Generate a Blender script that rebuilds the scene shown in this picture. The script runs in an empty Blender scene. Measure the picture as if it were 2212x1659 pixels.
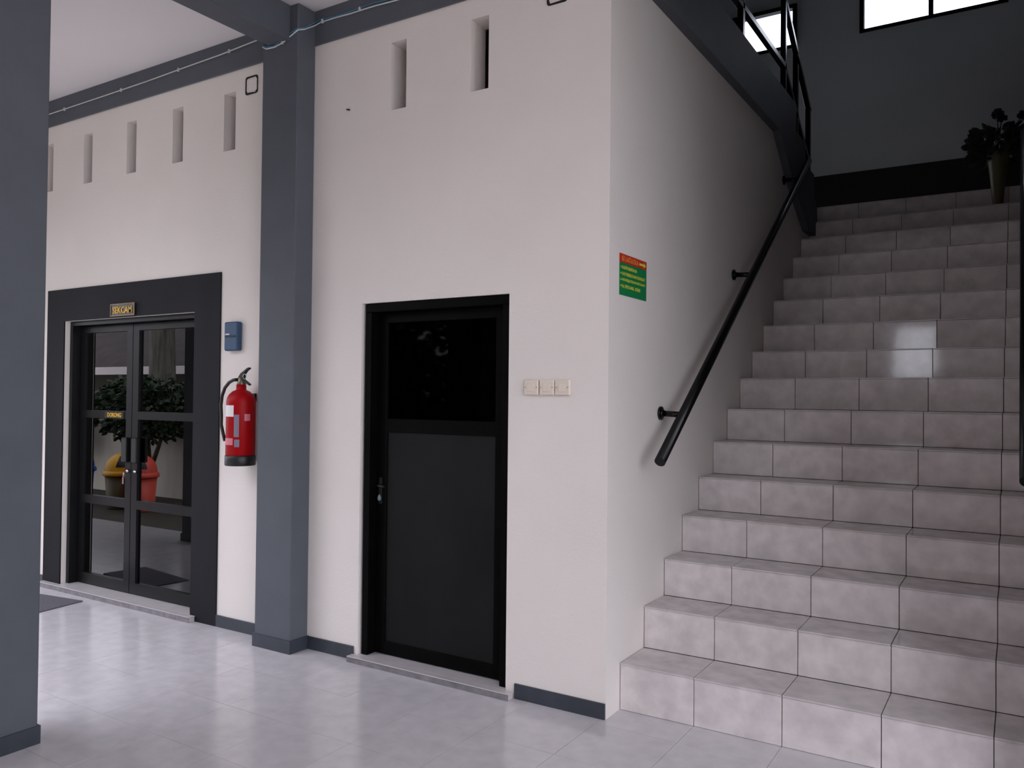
import bpy, bmesh, math, random
from mathutils import Vector, Matrix
random.seed(7)
scene = bpy.context.scene
COL = scene.collection

# ------------------------------------------------------------------ camera
F_PX = 1757.99
R0 = (0.84761035, 0.53052480, 0.01000678)
R1 = (-0.00002445, -0.01881964, 0.99982289)
R2 = (-0.53061916, 0.84746048, 0.01593875)
cam_d = bpy.data.cameras.new('camera'); cam = bpy.data.objects.new('camera', cam_d); COL.objects.link(cam)
cam_d.sensor_width = 36.0; cam_d.lens = F_PX / 2212 * 36.0
cam_d.clip_start = 0.05; cam_d.clip_end = 300
m = Matrix(((R0[0], R1[0], -R2[0], 1.6693), (R0[1], R1[1], -R2[1], -3.5302), (R0[2], R1[2], -R2[2], 1.5240), (0, 0, 0, 1)))
cam.matrix_world = m
scene.camera = cam

# ------------------------------------------------------------------ world: overcast sky
SKY = 5.1
w = bpy.data.worlds.new('overcast_sky'); scene.world = w; w.use_nodes = True
nt = w.node_tree; nt.nodes.clear()
out = nt.nodes.new('ShaderNodeOutputWorld'); bg = nt.nodes.new('ShaderNodeBackground')
tc = nt.nodes.new('ShaderNodeTexCoord'); sp = nt.nodes.new('ShaderNodeSeparateXYZ'); rp = nt.nodes.new('ShaderNodeValToRGB')
nt.links.new(tc.outputs['Generated'], sp.inputs[0]); nt.links.new(sp.outputs['Z'], rp.inputs[0])
rp.color_ramp.elements[0].position = 0.0; rp.color_ramp.elements[0].color = (0.86, 0.88, 0.97, 1)
rp.color_ramp.elements[1].position = 1.0; rp.color_ramp.elements[1].color = (0.97, 0.98, 1.10, 1)
nt.links.new(rp.outputs[0], bg.inputs[0]); bg.inputs[1].default_value = SKY
nt.links.new(bg.outputs[0], out.inputs[0])

vs = scene.view_settings
scene.display_settings.display_device = 'sRGB'
vs.view_transform = 'Standard'; vs.look = 'None'; vs.gamma = 1.0; vs.use_curve_mapping = False
vs.exposure = 0.0
scene.cycles.max_bounces = 14; scene.cycles.diffuse_bounces = 8; scene.cycles.glossy_bounces = 6
scene.cycles.transparent_max_bounces = 12

# ------------------------------------------------------------------ materials
MATS = {}
def lin(c):
    return tuple((v / 255 / 12.92) if v / 255 <= 0.04045 else (((v / 255) + 0.055) / 1.055) ** 2.4 for v in c)
def mat(name, rgb, rough=0.7, spec=0.5, ior=1.5, metal=0.0, noise=None, bump=None, coat=0.0):
    """noise=(scale, amount, stretch) mottles the colour in world space; bump=(scale, strength)"""
    if name in MATS: return MATS[name]
    mt = bpy.data.materials.new(name); mt.use_nodes = True; t = mt.node_tree; b = t.nodes['Principled BSDF']
    c = lin(rgb)
    b.inputs['Base Color'].default_value = (*c, 1); b.inputs['Roughness'].default_value = rough
    b.inputs['Specular IOR Level'].default_value = spec; b.inputs['IOR'].default_value = ior
    b.inputs['Metallic'].default_value = metal; b.inputs['Coat Weight'].default_value = coat
    if noise or bump:
        g = t.nodes.new('ShaderNodeNewGeometry')
    if noise:
        mp = t.nodes.new('ShaderNodeMapping'); mp.inputs['Scale'].default_value = noise[2] if len(noise) > 2 else (1, 1, 1)
        n = t.nodes.new('ShaderNodeTexNoise'); n.inputs['Scale'].default_value = noise[0]; n.inputs['Detail'].default_value = 5
        mr = t.nodes.new('ShaderNodeMapRange'); mr.inputs[1].default_value = 0.3; mr.inputs[2].default_value = 0.7
        mr.inputs[3].default_value = 1 - noise[1]; mr.inputs[4].default_value = 1 + noise[1]
        mx = t.nodes.new('ShaderNodeMix'); mx.data_type = 'RGBA'; mx.blend_type = 'MULTIPLY'; mx.inputs[0].default_value = 1
        mx.inputs[6].default_value = (*c, 1)
        t.links.new(g.outputs['Position'], mp.inputs[0]); t.links.new(mp.outputs[0], n.inputs[0])
        t.links.new(n.outputs[0], mr.inputs[0]); t.links.new(mr.outputs[0], mx.inputs[7]); t.links.new(mx.outputs[2], b.inputs['Base Color'])
    if bump:
        n2 = t.nodes.new('ShaderNodeTexNoise'); n2.inputs['Scale'].default_value = bump[0]; n2.inputs['Detail'].default_value = 3
        bp = t.nodes.new('ShaderNodeBump'); bp.inputs['Strength'].default_value = bump[1]; bp.inputs['Distance'].default_value = 0.01
        t.links.new(g.outputs['Position'], n2.inputs[0]); t.links.new(n2.outputs[0], bp.inputs['Height']); t.links.new(bp.outputs[0], b.inputs['Normal'])
    MATS[name] = mt
    return mt

def tile_mat(name, rgb, rough, ior, amount, tile_var, bumpk):
    """ceramic tile: cloudy marbling, slight tint from tile to tile, faint glaze waviness"""
    mt = mat(name, rgb, rough=rough, ior=ior, noise=(11.0, amount))
    t = mt.node_tree; b = t.nodes['Principled BSDF']
    mx = [n for n in t.nodes if n.bl_idname == 'ShaderNodeMix'][0]
    oi = t.nodes.new('ShaderNodeObjectInfo'); mr = t.nodes.new('ShaderNodeMapRange')
    mr.inputs[3].default_value = 1 - tile_var; mr.inputs[4].default_value = 1 + tile_var
    m2 = t.nodes.new('ShaderNodeMix'); m2.data_type = 'RGBA'; m2.blend_type = 'MULTIPLY'; m2.inputs[0].default_value = 1
    t.links.new(oi.outputs['Random'], mr.inputs[0]); t.links.new(mx.outputs[2], m2.inputs[6]); t.links.new(mr.outputs[0], m2.inputs[7])
    t.links.new(m2.outputs[2], b.inputs['Base Color'])
    if bumpk:
        g = [n for n in t.nodes if n.bl_idname == 'ShaderNodeNewGeometry'][0]
        n2 = t.nodes.new('ShaderNodeTexNoise'); n2.inputs['Scale'].default_value = 9; n2.inputs['Detail'].default_value = 2
        bp = t.nodes.new('ShaderNodeBump'); bp.inputs['Strength'].default_value = bumpk; bp.inputs['Distance'].default_value = 0.01
        t.links.new(g.outputs['Position'], n2.inputs[0]); t.links.new(n2.outputs[0], bp.inputs['Height']); t.links.new(bp.outputs[0], b.inputs['Normal'])
    return mt

WHITE = mat('cream_wall_paint', (224, 217, 212), 0.75, noise=(1.6, 0.03), bump=(60, 0.12))
CEIL = mat('white_ceiling_paint', (225, 221, 222), 0.8, noise=(1.2, 0.02))
SHAFT = mat('stairwell_wall_paint', (208, 214, 216), 0.8, noise=(1.6, 0.03), bump=(60, 0.1))
DIM = mat('bounce_damping_paint', (104, 106, 108), 0.85)  # dark tone for unseen surfaces, set to damp bounced light in the stairwell
GREY = mat('slate_grey_paint', (84, 88, 95), 0.65, spec=0.35, noise=(5, 0.05), bump=(50, 0.12))
DARKBAND = mat('charcoal_paint', (29, 30, 34), 0.65, spec=0.15, noise=(4, 0.12, (1, 1, 0.4)))
SKIRT = mat('charcoal_skirting_tile', (52, 57, 66), 0.4, noise=(9, 0.2))
GROUT = mat('grey_grout', (120, 116, 114), 0.9)
FGROUT = mat('pale_floor_grout', (100, 96, 97), 0.9)
SGROUT = mat('dark_stair_grout', (58, 54, 52), 0.9)
FLOOR_T = tile_mat('floor_ceramic', (200, 196, 200), 0.16, 1.55, 0.07, 0.012, 0.02)
STAIR_T = tile_mat('stair_ceramic', (212, 205, 204), 0.07, 1.6, 0.13, 0.03, 0.02)
TREAD_T = tile_mat('tread_ceramic', (200, 193, 193), 0.18, 1.55, 0.13, 0.03, 0.02)
THRESH = mat('threshold_tile', (190, 184, 186), 0.25, noise=(9, 0.05))
THRESH_EDGE = mat('threshold_edge', (120, 116, 120), 0.6, noise=(20, 0.25))
BLACKWOOD = mat('black_door_paint', (7, 7, 7), 0.5, spec=0.05, noise=(7, 0.35))
PLY = mat('worn_black_panel', (16, 16, 16), 0.6, spec=0.2, noise=(5, 0.35, (1, 1, 0.5)))
DARKALU = mat('dark_grey_aluminium', (18, 18, 20), 0.36, spec=0.22)
BLACKALU = mat('black_aluminium', (12, 12, 12), 0.4)
BLACK = mat('black_rubber', (14, 14, 14), 0.45)
RAIL = mat('black_rail_enamel', (9, 9, 10), 0.25, spec=0.3)
MARK = mat('black_sealant', (20, 18, 18), 0.7, noise=(60, 0.4))
RED = mat('extinguisher_red', (150, 2, 10), 0.45, spec=0.15)
LABELW = mat('label_white', (215, 210, 212), 0.5)
LABELG = mat('label_grey', (120, 112, 130), 0.5)
LABELP = mat('label_pink', (200, 110, 125), 0.5)
CHROME = mat('chrome', (190, 190, 190), 0.2, metal=1.0)
BLUEBOX = mat('blue_enamel', (44, 72, 104), 0.5)
GREENS = mat('sign_green', (0, 122, 66), 0.5)
REDS = mat('sign_red', (188, 44, 30), 0.5)
YELL = mat('sign_yellow', (214, 205, 60), 0.5)
ORAN = mat('sign_orange', (232, 140, 50), 0.5)
GOLD = mat('gold_letter', (222, 176, 60), 0.4)
BROWNG = mat('dull_gold_rim', (120, 98, 66), 0.4)
PLAQUE = mat('plaque_black', (36, 26, 14), 0.3)
SWITCH = mat('cream_plastic', (222, 210, 196), 0.4)
CABLEW = mat('white_cable', (196, 198, 196), 0.5)
CABLEB = mat('blue_cable', (60, 110, 140), 0.5)
MAT_C = mat('grey_mat_fibre', (92, 90, 98), 0.95, noise=(80, 0.2))
POT = mat('olive_glaze', (78, 72, 40), 0.5)
LEAFD = mat('dark_green_leaf', (30, 44, 26), 0.6)
PETAL = mat('dark_petal', (52, 30, 34), 0.7)
LEAF = mat('garden_leaf', (36, 54, 28), 0.6, noise=(3, 0.4))
BARK = mat('bark', (92, 82, 70), 0.9, noise=(8, 0.3))
CONC = mat('concrete_paving', (176, 170, 162), 0.85, noise=(1.5, 0.12))
GARDENW = mat('stained_white_wall', (238, 230, 216), 0.85, noise=(1.6, 0.3, (1, 1, 0.25)))
ROOFT = mat('brown_roof_tile', (60, 52, 50), 0.85, noise=(4, 0.3))
FASCIA = mat('white_fascia', (222, 212, 214), 0.7)
BINB = mat('bin_blue', (20, 84, 190), 0.4)
BINY = mat('bin_yellow', (222, 164, 30), 0.4)
BINYB = mat('bin_olive_body', (92, 80, 50), 0.5)
BINO = mat('bin_orange', (226, 84, 66), 0.4)
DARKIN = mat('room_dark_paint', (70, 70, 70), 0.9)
def glass_mat(name, tint, gloss_rough=0.01, ior=1.5):
    mt = bpy.data.materials.new(name); mt.use_nodes = True; t = mt.node_tree; t.nodes.clear()
    o = t.nodes.new('ShaderNodeOutputMaterial'); tr = t.nodes.new('ShaderNodeBsdfTransparent'); gl = t.nodes.new('ShaderNodeBsdfGlossy')
    fr = t.nodes.new('ShaderNodeFresnel'); mx = t.nodes.new('ShaderNodeMixShader')
    fr.inputs[0].default_value = ior; tr.inputs[0].default_value = (*tint, 1); gl.inputs['Roughness'].default_value = gloss_rough
    gl.inputs['Color'].default_value = (1, 1, 1, 1)
    t.links.new(fr.outputs[0], mx.inputs[0]); t.links.new(tr.outputs[0], mx.inputs[1]); t.links.new(gl.outputs[0], mx.inputs[2]); t.links.new(mx.outputs[0], o.inputs[0])
    return mt
GLASSD = glass_mat('tinted_door_glass', (0.05, 0.05, 0.05), 0.01, 1.75)
GLASSB = glass_mat('black_door_glass', (0.02, 0.02, 0.02), 0.03, 1.12)
GLASSW = glass_mat('clear_window_glass', (0.93, 0.95, 0.98), 0.0, 1.5)

# ------------------------------------------------------------------ mesh helpers
class MB:
    def __init__(s): s.bm = bmesh.new()
    def box(s, x0, x1, y0, y1, z0, z1, M=None):
        vs = [s.bm.verts.new(Vector(p) if M is None else M @ Vector(p)) for p in
              ((x0, y0, z0), (x1, y0, z0), (x1, y1, z0), (x0, y1, z0), (x0, y0, z1), (x1, y0, z1), (x1, y1, z1), (x0, y1, z1))]
        for f in ((0, 3, 2, 1), (4, 5, 6, 7), (0, 1, 5, 4), (1, 2, 6, 5), (2, 3, 7, 6), (3, 0, 4, 7)):
            s.bm.faces.new([vs[i] for i in f])
        return s
    def tube(s, pts, r, seg=12, cap=True):
        """swept tube through points; r is a number or one radius per point"""
        pts = [Vector(p) for p in pts]; n = len(pts); rs = r if isinstance(r, (list, tuple)) else [r] * n
        rings = []; prev = None
        for i, p in enumerate(pts):
            d = (pts[min(i + 1, n - 1)] - pts[max(i - 1, 0)]).normalized()
            if prev is None:
                u = d.orthogonal().normalized()
            else:
                u = (prev - d * prev.dot(d)); u = u.normalized() if u.length > 1e-6 else d.orthogonal().normalized()
            prev = u; v = d.cross(u)
            rings.append([s.bm.verts.new(p + rs[i] * (math.cos(2 * math.pi * k / seg) * u + math.sin(2 * math.pi * k / seg) * v)) for k in range(seg)])
        for a, b in zip(rings, rings[1:]):
            for k in range(seg):
                f = s.bm.faces.new((a[k], a[(k + 1) % seg], b[(k + 1) % seg], b[k])); f.smooth = True
        if cap:
            s.bm.faces.new(rings[0][::-1]); s.bm.faces.new(rings[-1])
        return s
    def lathe(s, prof, c=(0, 0, 0), seg=28, M=None, squash=1.0):
        rings = []
        for (r, z) in prof:
            ring = []
            for k in range(seg):
                a = 2 * math.pi * k / seg; p = Vector((c[0] + r * math.cos(a), c[1] + r * math.sin(a) * squash, c[2] + z))
                ring.append(s.bm.verts.new(p if M is None else M @ p))
            rings.append(ring)
        for a, b in zip(rings, rings[1:]):
            for k in range(seg):
                f = s.bm.faces.new((a[k], a[(k + 1) % seg], b[(k + 1) % seg], b[k])); f.smooth = True
        s.bm.faces.new(rings[0][::-1]); s.bm.faces.new(rings[-1])
        return s
    def prism(s, poly, a0, a1, axis='x'):
        """extrude a 2D polygon; axis x: poly is (y,z); axis y: (x,z); axis z: (x,y)"""
        def P(q, a): return {'x': (a, q[0], q[1]), 'y': (q[0], a, q[1]), 'z': (q[0], q[1], a)}[axis]
        A = [s.bm.verts.new(P(q, a0)) for q in poly]; B = [s.bm.verts.new(P(q, a1)) for q in poly]
        s.bm.faces.new(A); s.bm.faces.new(B[::-1])
        for i in range(len(poly)):
            j = (i + 1) % len(poly); s.bm.faces.new((A[j], A[i], B[i], B[j]))
        return s
    def quad(s, *p):
        s.bm.faces.new([s.bm.verts.new(q) for q in p]); return s
    def mesh(s, name, bevel=0.0, recalc=True):
        if recalc: bmesh.ops.recalc_face_normals(s.bm, faces=s.bm.faces)
        if bevel > 0:
            bmesh.ops.bevel(s.bm, geom=[e for e in s.bm.edges if len(e.link_faces) == 2 and e.calc_face_angle(0) > 0.6], offset=bevel, segments=1, affect='EDGES', profile=0.5)
        me = bpy.data.meshes.new(name); s.bm.to_mesh(me); s.bm.free(); return me
    def build(s, name, material, parent=None, bevel=0.0, loc=None, recalc=True):
        me = s.mesh(name, bevel, recalc); me.materials.append(material)
        o = bpy.data.objects.new(name, me); COL.objects.link(o)
        if parent is not None: o.parent = parent; o.matrix_parent_inverse = Matrix.Translation(-world_loc(parent))
        return o
def world_loc(o):
    v = Vector(o.location)
    return v if o.parent is None or o.type != 'EMPTY' else v
def place(name, me, material, parent, loc, rot=(0, 0, 0)):
    if material is not None and not me.materials: me.materials.append(material)
    o = bpy.data.objects.new(name, me); COL.objects.link(o); o.location = loc; o.rotation_euler = rot
    if parent is not None: o.parent = parent; o.matrix_parent_inverse = Matrix.Translation(-world_loc(parent))
    return o
def tag(o, label=None, cat=None, group=None, kind=None):
    if label: o['label'] = label
    if cat: o['category'] = cat
    if group: o['group'] = group
    if kind: o['kind'] = kind
    return o
def thing(name, label, cat, loc=(0, 0, 0), group=None, kind=None):
    o = bpy.data.objects.new(name, None); COL.objects.link(o); o.location = loc; o.empty_display_size = 0.1
    return tag(o, label, cat, group, kind)
def child(o, parent):
    o.parent = parent; o.matrix_parent_inverse = Matrix.Translation(-world_loc(parent)); return o
# all part meshes are authored in world coordinates; parents are unrotated empties or meshes at the origin

def wall_xz(name, x0, x1, z0, z1, y0, y1, holes, material, label=None):
    """wall slab in the XZ plane with rectangular through holes (x0,x1,z0,z1)"""
    xs = sorted({x0, x1, *[h[0] for h in holes], *[h[1] for h in holes]}); zs = sorted({z0, z1, *[h[2] for h in holes], *[h[3] for h in holes]})
    xs = [v for v in xs if x0 <= v <= x1]; zs = [v for v in zs if z0 <= v <= z1]
    def solid(i, j):
        if i < 0 or j < 0 or i >= len(xs) - 1 or j >= len(zs) - 1: return False
        cx = (xs[i] + xs[i + 1]) / 2; cz = (zs[j] + zs[j + 1]) / 2
        return not any(h[0] < cx < h[1] and h[2] < cz < h[3] for h in holes)
    b = MB(); V = {}
    def v(i, j, y):
        k = (i, j, y)
        if k not in V: V[k] = b.bm.verts.new((xs[i], y, zs[j]))
        return V[k]
    for i in range(len(xs) - 1):
        for j in range(len(zs) - 1):
            if not solid(i, j): continue
            b.bm.faces.new((v(i, j, y0), v(i + 1, j, y0), v(i + 1, j + 1, y0), v(i, j + 1, y0)))
            b.bm.faces.new((v(i, j + 1, y1), v(i + 1, j + 1, y1), v(i + 1, j, y1), v(i, j, y1)))
            for (di, dj, a, c) in ((-1, 0, (i, j), (i, j + 1)), (1, 0, (i + 1, j), (i + 1, j + 1)), (0, -1, (i, j), (i + 1, j)), (0, 1, (i, j + 1), (i + 1, j + 1))):
                if not solid(i + di, j + dj):
                    b.bm.faces.new((v(*a, y0), v(*c, y0), v(*c, y1), v(*a, y1)))
    o = b.build(name, material); tag(o, label, kind='structure'); return o

def text_mesh(body, w, h, depth, M, name, material, parent, bold=False):
    cu = bpy.data.curves.new('t', 'FONT'); cu.body = body; cu.align_x = 'CENTER'; cu.align_y = 'CENTER'; cu.size = 1; cu.resolution_u = 2
    if bold: cu.offset = 0.02
    to = bpy.data.objects.new('t', cu); COL.objects.link(to)
    dg = bpy.context.evaluated_depsgraph_get(); me = bpy.data.meshes.new_from_object(to.evaluated_get(dg))
    bpy.data.objects.remove(to); bpy.data.curves.remove(cu)
    xs = [v.co.x for v in me.vertices]; ys = [v.co.y for v in me.vertices]
    cx, cy = (min(xs) + max(xs)) / 2, (min(ys) + max(ys)) / 2; sx = w / (max(xs) - min(xs)); sy = h / (max(ys) - min(ys))
    bm = bmesh.new(); bm.from_mesh(me)
    for v in bm.verts: v.co = Vector(((v.co.x - cx) * sx, (v.co.y - cy) * sy, 0))
    r = bmesh.ops.extrude_face_region(bm, geom=bm.faces[:])
    for g in r['geom']:
        if isinstance(g, bmesh.types.BMVert): g.co.z += depth
    bmesh.ops.recalc_face_normals(bm, faces=bm.faces)
    bm.transform(M); bm.to_mesh(me); bm.free(); me.name = name; me.materials.clear(); me.materials.append(material)
    o = bpy.data.objects.new(name, me); COL.objects.link(o)
    if parent is not None: child(o, parent)
    return o
def M_front(x, y, z):   # text on a wall facing -y
    return Matrix.Translation((x, y, z)) @ Matrix(((1, 0, 0, 0), (0, 0, -1, 0), (0, 1, 0, 0), (0, 0, 0, 1)))
def M_side(x, y, z):    # text on a wall facing +x (reads along +y)
    return Matrix.Translation((x, y, z)) @ Matrix(((0, 0, 1, 0), (1, 0, 0, 0), (0, 1, 0, 0), (0, 0, 0, 1)))

# ------------------------------------------------------------------ main dimensions (metres)
CZ = 3.857      # corridor ceiling
BZ = 3.646      # underside of the beams
SW = 1.81       # stair width
YB = 5.9        # back wall of the stairwell
TOP = 6.9       # stairwell ceiling
ZL = 3.372      # landing
ZU = 4.02       # upper floor
Y = [0.155, 0.451, 0.729, 1.005, 1.288, 1.557, 1.844, 2.131, 2.431, 2.727, 3.024, 3.335, 3.66, 3.962, 4.30, 4.62]
Z = [0.227, 0.442, 0.644, 0.850, 1.050, 1.253, 1.460, 1.671, 1.871, 2.084, 2.305, 2.523, 2.745, 2.956, 3.165, ZL]

# ------------------------------------------------------------------ structure
vents = [(-1.380, -1.263, 3.147, 3.535), (-0.822, -0.706, 3.147, 3.535)]
for xv in (-2.816, -3.360, -3.897, -4.453, -4.997): vents.append((xv, xv + 0.115, 3.130, 3.512))
front = wall_xz('wall_front', -13.0, 0.0, 0.0, CZ, 0.0, 0.14,
                vents + [(-4.665, -3.075, 0.0, 2.080), (-1.572, -0.562, 0.0, 2.056)], WHITE, 'cream wall with narrow vent slots and two doorways')
FY0 = -4.3
# corridor floor: grout bed with tiles
bed = MB().box(SW, 12.0, -1.95, 0.0, -0.30, 0.0).box(SW, 2.3, FY0, -1.95, -0.3, 0.0).box(-13.0, SW, -1.95, 0.14, -0.30, -0.0012).box(-2.28, SW, -4.3, -1.95, -0.30, -0.0015)
floor = tag(bed.build('floor', FGROUT), 'glossy pale grey ceramic tile floor', kind='structure')
tx, ty = 0.3982, 0.3982
tb = MB().box(-tx / 2, tx / 2, -ty / 2, ty / 2, -0.008, 0.0).mesh('floor_tile'); tb.materials.append(FLOOR_T)
nfield = MB()
def clip_tile(cx, cy, xa, xb, ya, yb, thr_full=0.999):
    x0, x1, y0, y1 = max(cx - tx / 2, xa), min(cx + tx / 2, xb), max(cy - ty / 2, ya), min(cy + ty / 2, yb)
    return (x0, x1, y0, y1) if x1 - x0 > 0.02 and y1 - y0 > 0.02 else None
for i in range(-34, 5):
    cx = 0.376 - 0.2 + 0.4 * i
    for j in range(-15, 5):
        cy = -0.86 - 0.2 + 0.4 * j + 0.0
        if cx < -2.28 - 0.2 + 0.02:
            r = clip_tile(cx, cy, -13, SW, -1.95, -0.002)
        else:
            r = clip_tile(cx, cy, -13 if cy > -1.95 else -2.28, SW, -4.3, 0.162 if cx > 0.02 else -0.002)
        if not r: continue
        full = (r[1] - r[0] > tx - 0.001) and (r[3] - r[2] > ty - 0.001)
        rz = random.uniform(-0.0004, 0.0004)
        if cx > -7.4 and cy > -2.7:
            if full: place('floor_tile', tb, None, floor, (cx, cy, rz), (random.uniform(-.0012, .0012), random.uniform(-.0012, .0012), 0))
            else: MB().box(r[0], r[1], r[2], r[3], -0.008, 0.0).build('floor_tile', FLOOR_T, floor)
        else:
            nfield.box(r[0], r[1], r[2], r[3], -0.008, 0.0)
tag(nfield.build('outer_floor_tiles', FLOOR_T, floor), kind='stuff')

# ceilings
ceil = tag(MB().box(-13.0, 12.0, -1.95, 0.0, CZ, ZU).box(-2.28, 2.3, -4.45, -1.95, CZ, ZU).box(-13, -0.12, 0.0, 3.5, CZ, ZU - 0.01).build('ceiling', CEIL), 'white painted ceiling of the corridor', kind='structure')
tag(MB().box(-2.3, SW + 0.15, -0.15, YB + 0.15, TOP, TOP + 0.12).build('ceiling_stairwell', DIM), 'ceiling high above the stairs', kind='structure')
# side wall carrying the lower handrail, follows the underside of the slab edge
# lower edge of the wall is hidden behind the steps
sidep = [(0.14, -0.2), (YB, -0.2), (YB, ZL - 0.15), (4.30, ZL - 0.15), (4.02, 3.06), (3.376, 3.37), (2.985, BZ + 0.02), (2.985, CZ), (0.14, CZ)]
tag(MB().prism(sidep, -0.12, 0.0, 'x').build('wall_stair_left', WHITE), 'cream side wall of the staircase', kind='structure')
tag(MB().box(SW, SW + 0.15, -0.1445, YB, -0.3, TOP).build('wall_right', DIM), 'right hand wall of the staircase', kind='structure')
W1 = (-1.86, -0.48, 5.51, 6.00); W2 = (0.18, 1.56, 5.51, 6.00)
wall_xz('wall_back', -2.3, SW + 0.15, -0.3, TOP, YB, YB + 0.14, [W1, W2], SHAFT, 'back wall of the stairwell with two high windows')
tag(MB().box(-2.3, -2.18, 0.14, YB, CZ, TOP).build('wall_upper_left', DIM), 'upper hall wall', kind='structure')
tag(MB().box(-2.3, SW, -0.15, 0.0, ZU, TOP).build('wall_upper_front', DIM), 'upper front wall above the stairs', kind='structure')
# rooms behind the front wall
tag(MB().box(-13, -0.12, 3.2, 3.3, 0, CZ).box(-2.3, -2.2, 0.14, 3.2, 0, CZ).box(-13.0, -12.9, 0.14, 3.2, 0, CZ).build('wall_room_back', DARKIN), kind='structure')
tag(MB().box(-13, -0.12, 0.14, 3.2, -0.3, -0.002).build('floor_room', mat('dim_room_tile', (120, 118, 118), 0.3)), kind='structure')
# unseen foyer front wall added to block front light, opening placed for riser glare
FY = -4.3
wall_xz('wall_front_right', SW + 0.15, 12.0, 0.0, CZ, 0.0, 0.14, [(3.2, 4.1, 0, 2.05)], WHITE, 'cream wall continuing right of the stairs')
tag(MB().box(3.1, 4.2, 0.15, 0.2, 0, 2.1).build('door_3', BLACKWOOD), 'black door out of view to the right', kind='structure')
wall_xz('wall_foyer_blocker', -2.28, 2.3, -0.3, CZ, FY - 0.15, FY, [(-0.52, 0.66, 1.84, 2.62)], WHITE, 'unseen foyer wall added to block front light, with a high opening for tile glare')
tag(MB().box(-2.28, -2.13, FY, -1.93, -0.3, CZ).build('wall_foyer_left', WHITE), 'left wall of the foyer', kind='structure')

# beams
def beam(name, x0, x1, y0, y1, z0, z1, label, parts=None):
    o = MB().box(x0, x1, y0, y1, z0, z1).build(name, GREY, bevel=0.004); tag(o, label, 'beam'); return o
beam('ceiling_beam', -13.0, 0.0, -0.013, -0.0005, BZ, CZ, 'long grey beam running along the top of the cream wall')
beam('cross_beam', -2.222, -2.04, -1.60, -0.145, BZ + 0.001, CZ, 'grey beam crossing the ceiling towards the attached column')
beam('edge_beam', -13.0, -2.29, -1.93, -1.60, 3.24, CZ, 'unseen grey beam over the open side of the corridor, deepened to cut daylight')  # underside lowered out of view to reduce daylight on the wall
beam('stair_head_beam', 0.0, SW, -0.15, 0.0, BZ, ZU, 'grey beam over the foot of the stairs, above the frame')
beam('cross_beam', -5.64, -5.46, -1.60, -0.145, BZ + 0.001, CZ, 'grey ceiling beam further left along the corridor')

def column(x0, x1, y0, y1, z0, z1, label, group=None, basey=None):
    t = thing('column', label, 'column', ((x0 + x1) / 2, (y0 + y1) / 2, z0), group)
    MB().box(x0, x1, y0, y1, z0, z1).build('shaft', GREY, t, bevel=0.006)
    p = 0.008
    b = MB().box(x0 - p, x1 + p, y0 - p, y0, z0, z0 + 0.078).box(x0 - p, x0, y0, y1, z0, z0 + 0.078).box(x1, x1 + p, y0, y1, z0, z0 + 0.078)
    if y1 < -0.1: b.box(x0 - p, x1 + p, y1, y1 + p, z0, z0 + 0.078)
    b.build('skirting', SKIRT, t)
    return t
column(-2.281, -1.974, -0.1445, -0.001, 0, CZ, 'grey rectangular column attached to the cream wall beside the fire extinguisher')
column(-2.28, -1.95, -1.93, -1.60, 0, BZ, 'grey freestanding column in the left foreground')
column(-5.70, -5.39, -0.1445, -0.001, 0, CZ, 'grey wall column hidden behind the foreground column')
column(-5.72, -5.39, -1.93, -1.60, 0, 3.24, 'grey freestanding column reflected in the glass door')
beam('edge_beam', 2.3, 12.0, -1.93, -1.60, BZ, CZ, 'grey beam over the open side of the right hand corridor')
beam('side_beam', 2.12, 2.3, -4.3, -1.94, BZ, CZ, 'grey beam over the open right side of the foyer')
column(1.9605, 2.12, -0.1445, -0.001, 0, BZ, 'grey column attached to the wall right of the stair foot, out of frame')
column(2.28, 2.61, -1.93, -1.60, 0, BZ, 'grey freestanding column out of frame right of the camera')
column(-9.10, -8.77, -1.93, -1.60, 0, 3.24, 'grey freestanding column at the far left end of the corridor')

# skirting along the front wall
for i, (a, c) in enumerate(((-13.0, -5.71), (-5.38, -4.905), (-2.811, -2.292), (-1.963, -1.60), (-0.505, 0.0))):
    o = MB().box(a, c, -0.011, -0.0005, 0, 0.076).build('baseboard_front_%d' % (i + 1), SKIRT, bevel=0.002)
    tag(o, 'charcoal tile skirting along the foot of the cream wall', kind='structure')
# dark dado on the stair landing
tag(MB().box(-2.18, SW, YB - 0.012, YB - 0.0005, ZL, 4.005).build('baseboard_landing', mat('black_dado', (26, 26, 27), 0.6)), 'black dado along the landing wall', kind='structure')

# ------------------------------------------------------------------ windows high in the stairwell
def window(idx, W, label):
    x0, x1, z0, z1 = W
    t = tag(bpy.data.objects.new('window_%d' % idx, None), label, kind='structure'); COL.objects.link(t); t.location = (x0, YB, z0)
    f = 0.045
    b = MB().box(x0, x1, YB - 0.03, YB + 0.05, z0, z0 + 0.03).box(x0, x1, YB - 0.03, YB + 0.05, z1 - f, z1)
    b.box(x0, x0 + f, YB - 0.03, YB + 0.05, z0 + 0.03, z1 - f).box(x1 - f, x1, YB - 0.03, YB + 0.05, z0 + 0.03, z1 - f)
    b.build('window_frame', BLACKWOOD, t)
    xm = (x0 + x1) / 2
    MB().box(xm - 0.022, xm + 0.022, YB - 0.02, YB + 0.045, z0 + 0.03, z1 - f).build('mullion', BLACKWOOD, t)
    for a, c in ((x0 + f, xm - 0.022), (xm + 0.022, x1 - f)):
        MB().box(a, c, YB + 0.015, YB + 0.02, z0 + 0.03, z1 - f).build('window_pane', GLASSW, t)
window(1, W1, 'bright high window behind the stair railing')
window(2, W2, 'bright high window at the top right of the stairwell')

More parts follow.
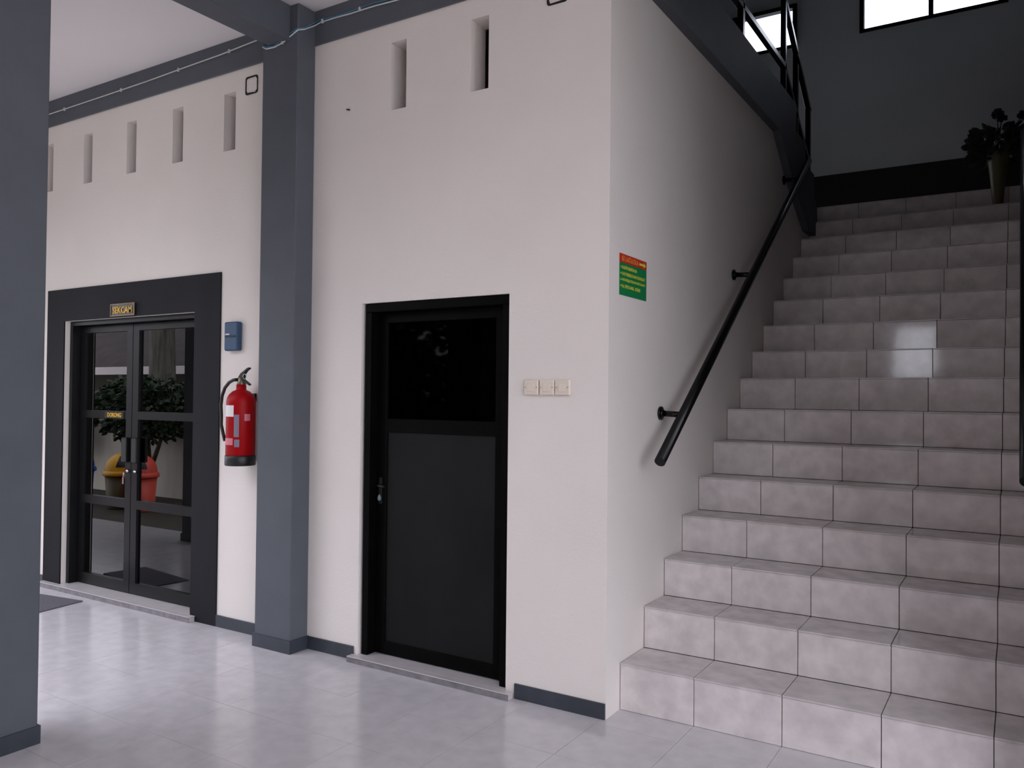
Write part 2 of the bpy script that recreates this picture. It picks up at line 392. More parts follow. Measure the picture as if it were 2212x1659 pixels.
# ------------------------------------------------------------------ slab edge, landing and short upper flight
s1 = [(0.0, BZ), (2.985, BZ), (3.376, 3.36), (4.01, 3.04), (4.30, 3.04), (4.30, ZL), (4.22, ZL), (4.22, 3.59), (3.87, 3.59), (3.87, 3.79), (3.52, 3.79), (3.52, ZU), (0.0, ZU)]
slab = tag(MB().prism(s1, -0.002, 0.060, 'x').build('slab_edge', GREY, bevel=0.003), 'grey painted concrete slab edge sloping down to the stair landing', 'beam')
MB().prism([(3.0, BZ), (3.376, 3.37), (4.02, 3.05), (4.30, 3.05), (4.30, ZL), (4.22, ZL), (4.22, 3.585), (3.87, 3.585), (3.87, 3.785), (3.52, 3.785), (3.52, ZU - 0.005), (3.0, ZU - 0.005)], -1.9, -0.003, 'x').build('upper_flight', GROUT, slab)

# ------------------------------------------------------------------ main staircase with individual tiles
st = thing('staircase', 'long straight flight of stairs faced with pale mottled ceramic tiles', 'stairs', (SW / 2, 0.155, 0))
poly = [(Y[0] + 0.010, -0.2)]
for k in range(16):
    poly.append((Y[k] + 0.010, Z[k] - 0.009))
    if k < 15: poly.append((Y[k + 1] + 0.010, Z[k] - 0.009))
poly += [(YB - 0.016, ZL - 0.009), (YB - 0.016, ZL - 0.16), (Y[15], ZL - 0.16), (0.9, -0.2)]
MB().prism(poly, 0.002, SW - 0.002, 'x').build('stair_core', SGROUT, st)
xj = [0.002, 0.376, 0.777, 1.178, 1.579, SW - 0.002]
TILT = {(8, 2): 0.0, (9, 2): 0.0, (8, 3): 0.006, (9, 3): -0.035, (10, 2): -0.012, (7, 2): 0.006}
rnd = random.Random(3)
G = 0.0032
for k in range(16):
    zb = Z[k - 1] if k else 0.0
    for c in range(5):
        a, d = xj[c] + G / 2, xj[c + 1] - G / 2
        z0, z1 = zb + 0.0015, Z[k] - 0.0085
        me = MB().box(-(d - a) / 2, (d - a) / 2, 0.0, 0.008, -(z1 - z0) / 2, (z1 - z0) / 2).mesh('riser_tile', bevel=0.0012); me.materials.append(STAIR_T)
        tl = TILT.get((k, c), rnd.uniform(-0.004, 0.008))
        place('riser_tile', me, None, st, ((a + d) / 2, Y[k] + 0.001 + rnd.uniform(0, .001), (z0 + z1) / 2), (tl, 0, rnd.uniform(-.003, .003)))
        yb2 = Y[k + 1] if k < 15 else Y[k] + 0.40
        nose = 0.004
        me = MB().box(a, d, Y[k] - nose, yb2 - 0.0005, Z[k] - 0.008, Z[k]).mesh('tread_tile', bevel=0.0012); me.materials.append(TREAD_T)
        place('tread_tile', me, None, st, (0, 0, 0))
for r in range(2):
    for c in range(5):
        a, d = xj[c] + G / 2, xj[c + 1] - G / 2; ya = Y[15] + 0.402 + 0.4 * r
        MB().box(a, d, ya, min(ya + 0.397, YB - 0.016), ZL - 0.008, ZL).build('tread_tile', TREAD_T, st)
tag(MB().box(-2.18, 0.0, 4.305, YB, ZL - 0.15, ZL).build('floor_landing', GROUT), 'half landing floor', kind='structure')

# ------------------------------------------------------------------ handrails
def handrail(xw, xr, label):
    s = 1 if xr > xw else -1
    t = thing('handrail', label, 'handrail', (xw, 0.345, 1.2), 'wall mounted stair handrails')
    zf = lambda y: 1.205 + 0.7085 * (y - 0.335)
    MB().tube([(xr, y, zf(y)) for y in (0.335, 1.4, 2.6, 3.66)], 0.0285, 20).build('rail', RAIL, t)
    for yy in (0.655, 1.965, 3.325):
        zz = zf(yy)
        b = MB().tube([(xw + s * 0.002, yy, zz + 0.012), (xw + s * 0.012, yy, zz + 0.012)], 0.037, 18)
        b.tube([(xw + s * 0.011, yy, zz + 0.012), (xw + s * 0.024, yy, zz + 0.012)], [0.028, 0.019], 14)
        b.tube([(xw + s * 0.01, yy, zz + 0.012), (xr, yy, zz + 0.005)], 0.0165, 14)
        b.build('bracket', RAIL, t)
    return t
handrail(0.0, 0.130, 'black steel pipe handrail fixed to the cream wall left of the stairs')
handrail(SW, 1.690, 'black steel pipe handrail at the right edge of the stairs, seen end on')

# ------------------------------------------------------------------ railing on the upper slab edge
t = thing('balustrade', 'black square bar railing with sloping rails on the slab edge above the stairs', 'railing', (0.02, 3.2, ZU))
q = 0.021; xc = 0.030
def bar(name, p0, p1, h=q):
    p0, p1 = Vector(p0), Vector(p1); d = (p1 - p0); L = d.length; d.normalize(); up = Vector((1, 0, 0)); v = d.cross(up).normalized()
    M = Matrix((( *d, 0), (*up, 0), (*v, 0), (0, 0, 0, 1))).transposed(); M = Matrix.Translation(p0) @ M
    return MB().box(-0.008, L + 0.008, -h, h, -h, h, M=M).build(name, RAIL, t, bevel=0.002)
for yy, z0, z1 in ((2.02, ZU, 4.95), (0.85, ZU, 4.95), (3.20, ZU, 4.80), (3.62, 3.79, 4.50), (4.10, ZL + 0.0, 4.17)):
    bar('post', (xc, yy, z0 + 0.008), (xc, yy, z1 - 0.01))
bar('top_rail', (xc, 0.0, 4.80), (xc, 3.20, 4.80)); bar('top_rail', (xc, 3.20, 4.79), (xc, 4.13, 4.15))
bar('lower_rail', (xc, 0.0, 4.235), (xc, 3.20, 4.235)); bar('lower_rail', (xc, 3.20, 4.225), (xc, 4.10, 3.66))
bar('lower_rail', (xc, 3.62, 4.46), (xc, 3.62, 4.40))

# ------------------------------------------------------------------ double glass door
d1 = tag(bpy.data.objects.new('door_1', None), 'dark double glass door with charcoal painted surround', kind='structure'); COL.objects.link(d1); d1.location = (-3.87, 0, 0)
sb = MB().box(-4.905, -4.665, -0.010, -0.0005, 0.0, 2.33).box(-3.075, -2.811, -0.010, -0.0005, 0.0, 2.33).box(-4.665, -3.075, -0.010, -0.0005, 2.080, 2.33)
sb.build('surround', DARKBAND, d1)
MB().box(-4.655, -3.085, 0.035, 0.130, 2.045, 2.076).box(-4.655, -4.618, 0.035, 0.130, 0.04, 2.045).box(-3.137, -3.085, 0.035, 0.130, 0.04, 2.045).build('door_frame', DARKALU, d1)
MB().box(-4.88, -3.02, -0.058, -0.0125, 0.0, 0.034).box(-4.66, -3.08, -0.0125, 0.16, 0.0, 0.038).box(-4.885, -3.015, -0.062, -0.0125, 0.034, 0.039).build('threshold', THRESH, d1, bevel=0.002)
MB().box(-4.882, -3.018, -0.0600, -0.0582, 0.001, 0.033).build('threshold_edge', THRESH_EDGE, d1)
def leaf(x0, x1, sl, sr, hx, hs):
    y0, y1 = 0.100, 0.140
    L = MB().box(x0, x0 + sl, y0, y1, 0.045, 2.040).box(x1 - sr, x1, y0, y1, 0.045, 2.040)
    for a, c in ((1.990, 2.040), (1.330, 1.388), (0.668, 0.732), (0.045, 0.125)): L.box(x0 + sl, x1 - sr, y0, y1, a, c)
    lf = L.build('door_leaf', DARKALU, d1)
    for a, c in ((1.388, 1.990), (0.732, 1.330), (0.125, 0.668)):
        MB().box(x0 + sl, x1 - sr, 0.119, 0.124, a, c).build('glass_pane', GLASSD, lf)
    MB().box(hx - 0.030, hx + 0.030, 0.068, 0.0995, 1.01, 1.195).build('handle', BLACK, lf, bevel=0.006)
    MB().lathe([(0.001, 0), (0.014, 0.001), (0.016, 0.006), (0.010, 0.012), (0.004, 0.018)], M=Matrix.Translation((hx + hs, 0.100, 0.945)) @ Matrix.Rotation(math.radians(90), 4, 'X'), seg=14).build('lock', CHROME, lf)
    return lf
lfL = leaf(-4.612, -3.936, 0.060, 0.070, -3.985, 0.016); lfR = leaf(-3.929, -3.145, 0.070, 0.070, -3.862, -0.014)
# keys hanging in the lock
k = MB().tube([(-3.969, 0.075, 0.940), (-3.972, 0.066, 0.925), (-3.974, 0.066, 0.900)], 0.004, 8).box(-3.982, -3.966, 0.063, 0.067, 0.850, 0.902)
tag(k.build('key', CHROME), 'small key hanging from the lock of the double glass door', 'key')

# push sign on the door rail and name plaque above the door
p = thing('push_sign', 'small gold lettered DORONG sign on the left glass door rail', 'sign', (-4.15, 0.099, 1.355))
MB().box(-4.27, -4.03, 0.094, 0.0995, 1.333, 1.383).build('plate', PLAQUE, p); text_mesh('DORONG', 0.175, 0.034, 0.002, M_front(-4.145, 0.0938, 1.358), 'lettering', GOLD, p, True)
p = thing('name_plaque', 'black plaque with gold SEKCAM lettering above the double door', 'sign', (-3.884, -0.012, 2.13))
MB().box(-4.030, -3.738, -0.020, -0.0105, 2.088, 2.176).build('plate', PLAQUE, p, bevel=0.002)
MB().box(-4.032, -3.736, -0.024, -0.0205, 2.170, 2.178).box(-4.032, -3.736, -0.024, -0.0205, 2.086, 2.094).box(-4.032, -4.024, -0.024, -0.0205, 2.094, 2.170).box(-3.744, -3.736, -0.024, -0.0205, 2.094, 2.170).build('rim', BROWNG, p)
text_mesh('SEKCAM', 0.236, 0.050, 0.003, M_front(-3.885, -0.0203, 2.131), 'lettering', GOLD, p, True)

# ------------------------------------------------------------------ single black door
d2 = tag(bpy.data.objects.new('door_2', None), 'black single door with dark glass upper pane', kind='structure'); COL.objects.link(d2); d2.location = (-1.06, 0, 0)
MB().box(-1.556, -0.566, 0.012, 0.139, 2.004, 2.053).box(-1.556, -1.512, 0.012, 0.139, 0.035, 2.004).box(-0.610, -0.566, 0.012, 0.139, 0.035, 2.004).build('door_frame', BLACKWOOD, d2, bevel=0.003)
L = MB().box(-1.510, -1.440, 0.075, 0.112, 0.040, 2.002).box(-0.690, -0.612, 0.075, 0.112, 0.040, 2.002)
for a, c in ((1.945, 2.002), (1.315, 1.392), (0.040, 0.112)): L.box(-1.440, -0.690, 0.075, 0.112, a, c)
lf = L.build('door_leaf', BLACKWOOD, d2, bevel=0.002)
MB().box(-1.440, -0.690, 0.092, 0.096, 1.392, 1.945).build('glass_pane', GLASSB, lf)
MB().box(-1.440, -0.690, 0.086, 0.100, 0.112, 1.315).build('panel', PLY, lf)
MB().box(-1.487, -1.463, 0.066, 0.0745, 0.90, 1.05).tube([(-1.475, 0.070, 1.005), (-1.475, 0.045, 1.005), (-1.425, 0.042, 1.003)], 0.007, 8).build('handle', BLACK, lf)
MB().box(-1.60, -0.510, -0.058, -0.0125, 0.0, 0.030).box(-1.57, -0.565, -0.0125, 0.139, 0.0, 0.034).box(-1.603, -0.507, -0.061, -0.0125, 0.030, 0.035).build('threshold', THRESH, d2, bevel=0.002)
MB().box(-1.602, -0.508, -0.0600, -0.0582, 0.001, 0.029).build('threshold_edge', THRESH_EDGE, d2)
k = MB().lathe([(0.002, 0), (0.010, 0.006), (0.012, 0.018), (0.008, 0.032), (0.003, 0.040)], c=(-1.475, 0.060, 0.915), seg=12)
tag(k.build('key_fob', mat('teal_fob', (90, 108, 108), 0.4)), 'small key fob hanging below the handle of the black door', 'key')

# ------------------------------------------------------------------ fire extinguisher
cx, cy, zb = -2.478, -0.105, 1.080
t = thing('fire_extinguisher', 'red fire extinguisher with black hose hanging beside the grey column', 'fire extinguisher', (cx, cy, zb))
R = 0.089
body = [(R - 0.004, 0.060), (R, 0.066), (R, 0.395), (R - 0.004, 0.420), (R - 0.016, 0.442), (0.052, 0.462), (0.034, 0.470), (0.030, 0.474), (0.030, 0.505)]
MB().lathe(body, (cx, cy, zb), 36).build('cylinder', RED, t)
MB().lathe([(R + 0.001, 0.0), (R + 0.004, 0.004), (R + 0.004, 0.058), (R, 0.064)], (cx, cy, zb), 36).build('foot_ring', BLACK, t)
MB().lathe([(0.026, 0.500), (0.028, 0.508), (0.024, 0.520), (0.020, 0.548), (0.010, 0.556)], (cx, cy, zb), 18).build('valve', mat('dull_brass', (110, 98, 84), 0.35, metal=0.7), t)
v1 = [(-0.022, 0.548), (0.002, 0.576), (0.030, 0.590), (0.058, 0.607), (0.074, 0.612), (0.078, 0.604), (0.052, 0.590), (0.032, 0.570), (0.028, 0.535), (-0.016, 0.528)]
MB().prism([(cx + a, zb + z) for a, z in v1], cy - 0.012, cy + 0.012, 'y').build('squeeze_lever', BLACK, t, bevel=0.002)
v2 = [(0.012, 0.540), (0.040, 0.532), (0.082, 0.508), (0.080, 0.498), (0.045, 0.514), (0.012, 0.522)]
MB().prism([(cx + a, zb + z) for a, z in v2], cy - 0.010, cy + 0.010, 'y').build('carry_handle', BLACK, t, bevel=0.002)
MB().tube([(cx + 0.046 + 0.014 * math.cos(a), cy - 0.014, zb + 0.555 + 0.016 * math.sin(a)) for a in [i * math.pi / 8 for i in range(17)]], 0.0018, 6).build('safety_pin', CHROME, t)
hp = [(-0.018, 0.535), (-0.050, 0.533), (-0.090, 0.518), (-0.130, 0.484), (-0.156, 0.434), (-0.166, 0.372), (-0.160, 0.310), (-0.145, 0.250), (-0.126, 0.195), (-0.108, 0.150)]
MB().tube([(cx + a, cy - 0.02 - (0.012 if z < 0.3 else 0), zb + z) for a, z in hp], 0.0105, 12).build('hose', BLACK, t)
def curved_label(name, a0, a1, z0, z1, m):
    b = MB(); n = 8; r = R + 0.0012
    for i in range(n):
        A = math.radians(a0 + (a1 - a0) * i / n); B = math.radians(a0 + (a1 - a0) * (i + 1) / n)
        b.quad((cx + r * math.cos(A), cy + r * math.sin(A), zb + z0), (cx + r * math.cos(B), cy + r * math.sin(B), zb + z0), (cx + r * math.cos(B), cy + r * math.sin(B), zb + z1), (cx + r * math.cos(A), cy + r * math.sin(A), zb + z1))
    return b.build(name, m, t, recalc=False)
# camera looks from azimuth about -40 degrees
curved_label('paper_label', -133, -68, 0.305, 0.375, LABELW)
curved_label('serial_sticker', -66, -46, 0.180, 0.318, LABELG); curved_label('serial_sticker', -64, -44, 0.118, 0.165, LABELG)
curved_label('date_sticker', -26, -2, 0.280, 0.322, LABELP)
curved_label('instruction_sticker', -128, -70, 0.130, 0.172, LABELP)
MB().box(cx - 0.02, cx + 0.02, cy + R, -0.001, zb + 0.40, zb + 0.45).build('wall_bracket', BLACK, t)

# ------------------------------------------------------------------ things on the wall
t = thing('wall_box', 'small blue metal box on the wall above the fire extinguisher', 'box', (-2.69, -0.02, 1.80))
MB().box(-2.728, -2.600, -0.045, -0.0005, 1.805, 1.992).build('casing', BLUEBOX, t, bevel=0.008)
MB().box(-2.712, -2.617, -0.050, -0.0455, 1.893, 1.903).build('slot', mat('slot_dark', (26, 38, 48), 0.6), t); MB().box(-2.704, -2.668, -0.052, -0.0455, 1.907, 1.915).build('badge', LABELW, t)
for i, (x0, lab) in enumerate(((-0.459, 'cream light switch nearest the black door, leftmost of three'), (-0.369, 'middle cream light switch of the row of three'), (-0.281, 'cream light switch nearest the wall corner, rightmost of three'))):
    t = thing('light_switch', lab, 'switch', (x0 + 0.043, 0, 1.573), 'light switches beside the black door')
    MB().box(x0, x0 + 0.083, -0.020, -0.0005, 1.535, 1.611).build('switch_plate', SWITCH, t, bevel=0.004)
    MB().box(x0 + 0.022, x0 + 0.061, -0.0245, -0.0205, 1.552, 1.594).build('rocker', SWITCH, t, bevel=0.0015)
    for sx in (0.009, 0.074): MB().tube([(x0 + sx, -0.0212, 1.573), (x0 + sx, -0.0203, 1.573)], 0.0028, 8).build('screw', mat('brown_screw', (120, 100, 90), 0.5), t)
def outline(x0, x1, z0, z1, label):
    b = MB(); pts = []; rr = 0.016
    for (ccx, ccz, a0) in ((x1 - rr, z1 - rr, 0), (x0 + rr, z1 - rr, 90), (x0 + rr, z0 + rr, 180), (x1 - rr, z0 + rr, 270)):
        for i in range(4):
            a = math.radians(a0 + i * 30); pts.append((ccx + rr * math.cos(a), ccz + rr * math.sin(a)))
    n = len(pts); mcx, mcz = (x0 + x1) / 2, (z0 + z1) / 2; rr2 = random.Random(int(x0 * 100))
    wd = [0.009 + rr2.uniform(-.0025, .004) for _ in pts]
    V = []
    for (px, pz), ww in zip(pts, wd):
        d = Vector((mcx - px, mcz - pz)); s = (x1 - x0); ix, iz = px + ww * (1 if d.x > 0 else -1), pz + ww * (1 if d.y > 0 else -1)
        V.append([b.bm.verts.new(p) for p in ((px, -0.004, pz), (ix, -0.004, iz), (ix, -0.0004, iz), (px, -0.0004, pz))])
    for i in range(n):
        A, B = V[i], V[(i + 1) % n]
        for k in range(4): b.bm.faces.new((A[k], A[(k + 1) % 4], B[(k + 1) % 4], B[k]))
    tag(b.build('sealant_outline', MARK), label, 'wall mark')
outline(-2.606, -2.488, 3.464, 3.582, 'black square outline on the wall left of the attached column')
outline(-0.355, -0.238, 3.490, 3.608, 'black square outline at the top of the wall near the corner')
tag(MB().tube([(-1.71, -0.004, 3.212), (-1.695, -0.006, 3.209), (-1.685, -0.004, 3.205)], 0.004, 6).build('wall_peg', MARK), 'tiny dark peg high on the wall left of the vent slots', 'peg')

# direction sign on the stair wall
t = thing('direction_sign', 'green and red KE LANTAI DUA sign on the stair wall', 'sign', (0.002, 0.28, 2.03))
MB().box(0.0006, 0.004, 0.114, 0.446, 2.032, 2.192).build('green_panel', GREENS, t); MB().box(0.0006, 0.0042, 0.114, 0.446, 2.1925, 2.236).build('red_panel', REDS, t)
text_mesh('KE LANTAI DUA', 0.205, 0.027, 0.0006, M_side(0.0041, 0.240, 2.214), 'heading', ORAN, t, True)
MB().prism([(0.352, 2.219), (0.408, 2.219), (0.408, 2.227), (0.436, 2.213), (0.408, 2.199), (0.408, 2.207), (0.352, 2.207)], 0.0041, 0.0049, 'x').build('arrow', YELL, t)
for i, (s, wd) in enumerate((('KASI PEMERINTAHAN', 0.180), ('KASI PEMBERDAYAAN MASYARAKAT', 0.288), ('KASI KESEJAHTERAAN MASYARAKAT', 0.290), ('KA. UPTD KANG - KUDUS', 0.225))):
    zz = 2.170 - i * 0.031
    text_mesh(s, wd, 0.0175, 0.0006, M_side(0.0039, 0.140 + wd / 2, zz), 'line_of_text', YELL, t, True)
    MB().box(0.0038, 0.0044, 0.122, 0.131, zz - 0.004, zz + 0.004).build('bullet', YELL, t)

# ------------------------------------------------------------------ cables along the beam
def cable(pts, r, m, label, clips, extra=None):
    t = thing('cable', label, 'cable', pts[0])
    MB().tube(pts, r, 6).build('wire', m, t)
    if extra: MB().tube(extra, r * .9, 6).build('blue_wire', CABLEB, t)
    for c in clips: MB().box(c[0] - 0.006, c[0] + 0.006, c[1] - 0.006, c[1] + 0.004, c[2] - 0.012, c[2] + 0.012).build('clip', CABLEW, t)
cable([(-5.38, -0.019, 3.742), (-4.917, -0.019, 3.747), (-4.14, -0.019, 3.753), (-3.63, -0.019, 3.758), (-3.213, -0.019, 3.769), (-2.83, -0.019, 3.777), (-2.49, -0.019, 3.793), (-2.30, -0.019, 3.80)], 0.0045, CABLEW,
      'thin white cable clipped along the grey beam left of the attached column', [(-4.7, -0.019, 3.748), (-3.95, -0.019, 3.755), (-3.28, -0.019, 3.767), (-2.75, -0.019, 3.780)])
arc = [(-2.288, -0.10, 3.668), (-2.275, -0.150, 3.655), (-2.241, -0.151, 3.635), (-2.17, -0.151, 3.630), (-2.10, -0.151, 3.641), (-2.03, -0.151, 3.668), (-1.972, -0.150, 3.690), (-1.967, -0.10, 3.712), (-1.965, -0.02, 3.765), (-1.92, -0.019, 3.775), (-1.80, -0.019, 3.774), (-1.68, -0.019, 3.769), (-1.49, -0.019, 3.768), (-1.28, -0.019, 3.757), (-0.6, -0.019, 3.745), (-0.02, -0.019, 3.74)]
arc2 = [(a, b - 0.002, c + 0.012 + 0.006 * math.sin(i * 1.7)) for i, (a, b, c) in enumerate(arc)]
cable(arc, 0.0045, CABLEW, 'white and blue cables looping over the attached column and along the beam', [(-2.10, -0.153, 3.645), (-1.90, -0.021, 3.776), (-1.60, -0.021, 3.775)], arc2)

# ------------------------------------------------------------------ floor mat
cxm, cym = -4.47, -0.405
Mm = Matrix.Translation((cxm, cym, 0)) @ Matrix.Rotation(math.radians(8), 4, 'Z')
o = MB().box(-0.375, 0.375, -0.135, 0.225, 0.0006, 0.009, M=Mm).build('floor_mat', MAT_C, bevel=0.003)
tag(o, 'dark grey mat on the tiles in front of the double glass door', 'mat')

# ------------------------------------------------------------------ vase of flowers on the top step
vx, vy, vz = 1.50, 4.44, Z[14]
t = thing('potted_flowers', 'slim olive vase of dark artificial flowers on a top step', 'potted plant', (vx, vy, vz))
MB().lathe([(0.040, 0.0005), (0.043, 0.01), (0.040, 0.03), (0.046, 0.10), (0.058, 0.24), (0.072, 0.36), (0.092, 0.445), (0.098, 0.46), (0.090, 0.462), (0.066, 0.37)], (vx, vy, vz), 24).build('vase', POT, t)
rr = random.Random(5)
lf = MB(); stems = MB()
def leafquad(b, c, d, L, W, rnd):
    c = Vector(c); d = Vector(d).normalized(); s = d.cross(Vector((rnd.uniform(-1, 1), rnd.uniform(-1, 1), rnd.uniform(-1, 1)))).normalized(); n = d.cross(s)
    a = [c, c + d * L * .35 + s * W * .5 + n * L * .06, c + d * L * .75 + s * W * .4 + n * L * .04, c + d * L, c + d * L * .75 - s * W * .4 + n * L * .04, c + d * L * .35 - s * W * .5 + n * L * .06]
    b.bm.faces.new([b.bm.verts.new(p) for p in a])
for i in range(420):
    a = rr.uniform(0, 6.28); r = 0.20 * math.sqrt(rr.random()); h = rr.uniform(0.44, 0.68) - r * 0.3
    leafquad(lf, (vx + r * math.cos(a), vy + r * math.sin(a) * .8, vz + h), (math.cos(a), math.sin(a), rr.uniform(-.6, .9)), rr.uniform(.06, .10), rr.uniform(.04, .06), rr)
lf.build('foliage', LEAFD, t, recalc=False)
for (dx, dy, dz) in ((-0.195, 0, 0.56), (0.0, 0.02, 0.80), (0.03, 0.0, 0.765), (0.18, 0, 0.75), (0.10, -.02, 0.66), (-0.08, -.02, 0.65)):
    b = MB(); cc = Vector((vx + dx, vy + dy, vz + dz))
    for i in range(26):
        v = Vector((rr.gauss(0, 1), rr.gauss(0, 1), rr.gauss(0, 1))).normalized(); leafquad(b, cc, v, 0.052, 0.045, rr)
    b.build('flower', PETAL, t, recalc=False)
    MB().tube([(vx, vy, vz + 0.44), (vx + dx * .5, vy + dy * .5, vz + 0.44 + (dz - 0.44) * .6), tuple(cc)], 0.004, 6).build('stem', LEAFD, t)

# ------------------------------------------------------------------ courtyard behind the camera, seen in the door glass
GZ = -0.45
tag(MB().box(-60, 30, -40, -1.951, GZ - 0.1, GZ).box(-60, -13.0, -1.951, 10, GZ - 0.1, GZ).build('ground_courtyard', CONC), 'pale concrete courtyard', kind='structure')
tag(MB().box(-20.0, -8.0, -5.79, -2.4, GZ, GZ + 0.02).build('ground_soil', mat('dark_soil', (58, 52, 44), 0.95, noise=(2, .3))), 'dark soil bed in front of the garden wall', kind='structure')
tag(MB().box(-13.0, -2.28, -2.05, -1.951, GZ, -0.06).build('trim_1', THRESH_EDGE), 'step edge of the corridor floor', kind='structure')
BG = GZ + 0.021
def bin_(x, y, mb, ml, name, label, s=1.0, face=0.0):
    t = thing(name, label, 'bin', (x, y, GZ), 'waste bins reflected in the glass door')
    M = Matrix.Translation((x, y, BG)) @ Matrix.Rotation(face, 4, 'Z')
    MB().lathe([(0.20 * s, 0.0005), (0.205 * s, 0.02), (0.245 * s, 0.56)], M=M, seg=28).build('body', mb, t)
    prof = [(0.275 * s, 0.56), (0.285 * s, 0.575), (0.275 * s, 0.625), (0.255 * s, 0.640)]
    MB().lathe(prof, M=M, seg=28).build('rim', ml, t)
    prof = [(0.25 * s, 0.630)] + [(0.25 * s * math.cos(a), 0.640 + 0.29 * math.sin(a)) for a in [i * math.pi / 16 for i in range(0, 8)]] + [(0.01, 0.93)]
    MB().lathe(prof, M=M, seg=28).build('lid', ml, t)
    b = MB(); n = 10
    for i in range(n):   # dark swing opening on the lid, standing just proud of the dome
        for j in range(5):
            def P(u, v):
                a = math.radians(-34 + 68 * u * (1 - .0) ) * (1 - .35 * v); e = math.radians(14 + 44 * v) ; r = 0.25 * s * math.cos(e) + 0.006
                return M @ Vector((r * math.cos(a), r * math.sin(a), 0.640 + 0.296 * math.sin(e)))
            b.quad(P(i / n, j / 5), P((i + 1) / n, j / 5), P((i + 1) / n, (j + 1) / 5), P(i / n, (j + 1) / 5))
    b.build('flap', BLACK, t, recalc=False)
    return t
bin_(-12.55, -4.45, BINB, BINB, 'waste_bin', 'blue domed waste bin at the left edge of the door reflection', 1.0, 0.9)
bin_(-11.30, -4.45, BINYB, BINY, 'waste_bin', 'yellow lidded waste bin reflected in the left glass door', 1.0, 0.30)
bin_(-10.72, -4.45, BINO, BINO, 'waste_bin', 'orange waste bin reflected in the right glass door', 1.0, 0.8)
o = MB().box(-22.0, -8.6, -5.95, -5.8, GZ, 0.95).box(-22.05, -8.55, -5.98, -5.77, 0.95, 1.02).build('garden_wall', GARDENW)
tag(o, 'stained white garden wall reflected in the glass door', 'wall')

def foliage(name, c, rad, n, L, m, parent, seed, flat=1.0):
    r = random.Random(seed); b = MB()
    for _ in range(n):
        v = Vector((r.gauss(0, 1), r.gauss(0, 1), r.gauss(0, 1))).normalized(); k = r.uniform(.55, 1.0)
        p = Vector((c[0] + v.x * rad[0] * k, c[1] + v.y * rad[1] * k, c[2] + v.z * rad[2] * k))
        leafquad(b, p, (v.x + r.uniform(-.8, .8), v.y + r.uniform(-.8, .8), r.uniform(-.9, .4)), L * r.uniform(.7, 1.3), L * .55, r)
    o = b.build(name, m, parent, recalc=False); o['kind'] = 'stuff'; return o
t = thing('garden_tree', 'leafy garden tree behind the bins in the door reflection', 'tree', (-11.6, -5.2, GZ))
MB().tube([(-11.6, -5.2, GZ), (-11.62, -5.2, 0.1), (-11.7, -5.2, 0.7), (-11.9, -5.2, 1.3)], [.08, .06, .05, .03], 10).tube([(-11.62, -5.2, 0.1), (-11.35, -5.2, 0.6), (-11.1, -5.2, 1.1)], [.045, .035, .02], 8).build('trunk', BARK, t)
foliage('leaves', (-11.8, -5.2, 1.25), (1.5, 0.5, 0.62), 2600, 0.13, LEAF, t, 1)
t = thing('garden_shrub', 'green shrub against the garden wall in the door reflection', 'shrub', (-14.7, -5.2, GZ))
foliage('leaves', (-14.7, -5.2, 1.1), (1.0, 0.4, 0.8), 1500, 0.13, LEAF, t, 2); MB().tube([(-14.7, -5.2, GZ), (-14.7, -5.2, 1.1)], [.05, .02], 8).build('trunk', BARK, t)
t = thing('palm_tree', 'tall grey palm trunk reflected in the right glass door', 'tree', (-13.2, -6.5, GZ))
MB().tube([(-13.2, -6.5, GZ), (-13.15, -6.5, 1.5), (-13.2, -6.5, 3.2), (-13.0, -6.5, 5.0)], [.30, .26, .24, .2], 14).build('trunk', mat('palm_bark', (104, 100, 92), .9, noise=(6, .5, (3, 3, .3))), t)
b = MB()
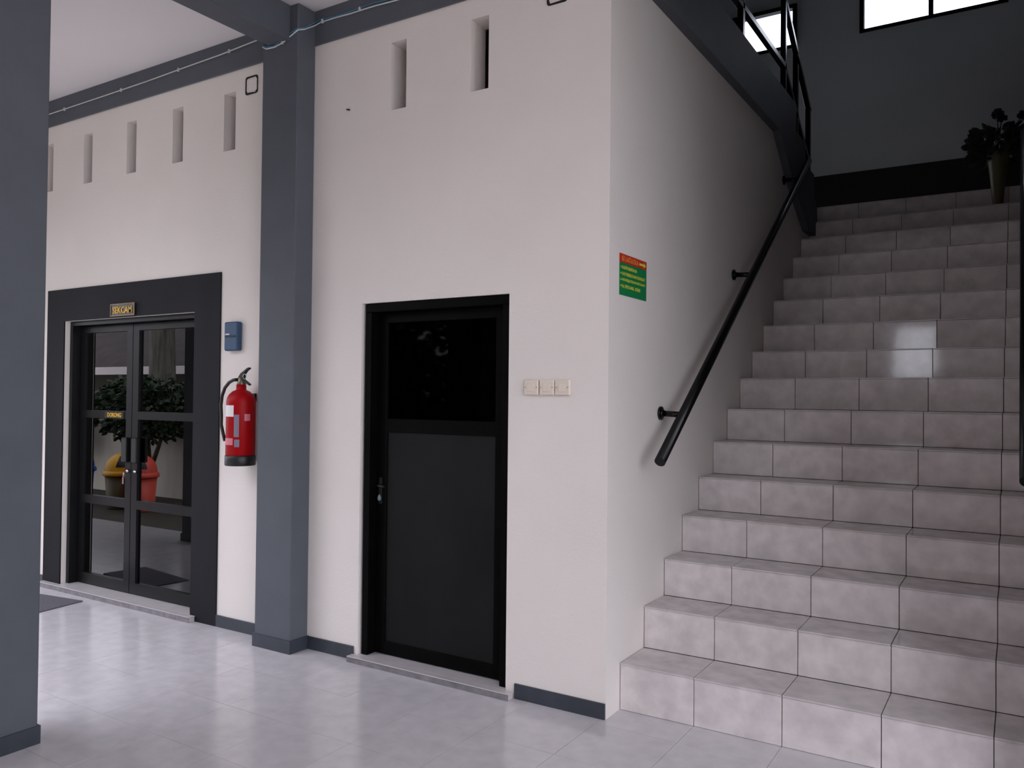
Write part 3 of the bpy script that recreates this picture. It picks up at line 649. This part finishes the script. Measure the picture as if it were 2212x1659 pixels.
for i in range(16):
    a = i * 2.4; d = Vector((math.cos(a), math.sin(a), 0.25)); pts = [Vector((-13.0, -6.5, 5.0)) + d * s + Vector((0, 0, 0.35 * s - 0.28 * s * s)) for s in (0, .5, 1, 1.6, 2.2)]
    b.tube([tuple(p) for p in pts], [.03, .02, .015, .01, .005], 5)
    for p0, p1 in zip(pts, pts[1:]):
        for k in range(8):
            q0 = p0.lerp(p1, k / 8)
            for sgn in (-1, 1): leafquad(b, q0, d.cross(Vector((0, 0, 1))) * sgn + Vector((0, 0, -.5)) + d * .4, .5, .06, rr)
b.build('fronds', LEAF, t, recalc=False)
t = thing('garden_tree', 'dark leafy tree faintly reflected in the pane of the black door', 'tree', (-7.9, -8.2, GZ))
MB().tube([(-7.9, -8.2, GZ), (-7.85, -8.2, 0.8), (-7.95, -8.2, 2.2)], [.16, .12, .08], 10).tube([(-7.85, -8.2, 0.8), (-7.3, -8.2, 2.0)], [.08, .04], 8).build('trunk', BARK, t)
foliage('leaves', (-7.9, -8.2, 2.5), (2.0, 1.3, 2.2), 5200, 0.24, LEAF, t, 9)
h = thing('neighbouring_house', 'low house with brown tiled roof reflected in the glass door', 'house', (-17, -9, GZ))
MB().box(-30, -12.5, -14, -8.4, GZ, 2.0).build('house_wall', mat('dark_house_wall', (96, 90, 84), .9), h)
MB().box(-30.5, -12.0, -7.62, -7.55, 1.96, 2.14).build('fascia', FASCIA, h)
MB().prism([(-7.55, 2.14), (-11.2, 4.3), (-14.8, 2.14)], -30.5, -12.0, 'x').build('roof', ROOFT, h)
# unseen blocks added to cut front light; gap lets sky glare onto the risers
h = thing('front_light_blocker', 'unseen plain block added facing the foyer to hold back front light', 'building', (5.5, -14, GZ))
MB().box(1.45, 9.0, -17, -12, GZ, 8.5).build('blocker_wall', mat('dark_house_wall', (96, 90, 84), .9), h)
h = thing('front_light_blocker', 'unseen plain block added left of the gap to hold back front light', 'building', (-5, -14, GZ))
MB().box(-9.5, -1.35, -17, -12, GZ, 8.5).build('blocker_wall', mat('dark_house_wall', (96, 90, 84), .9), h)
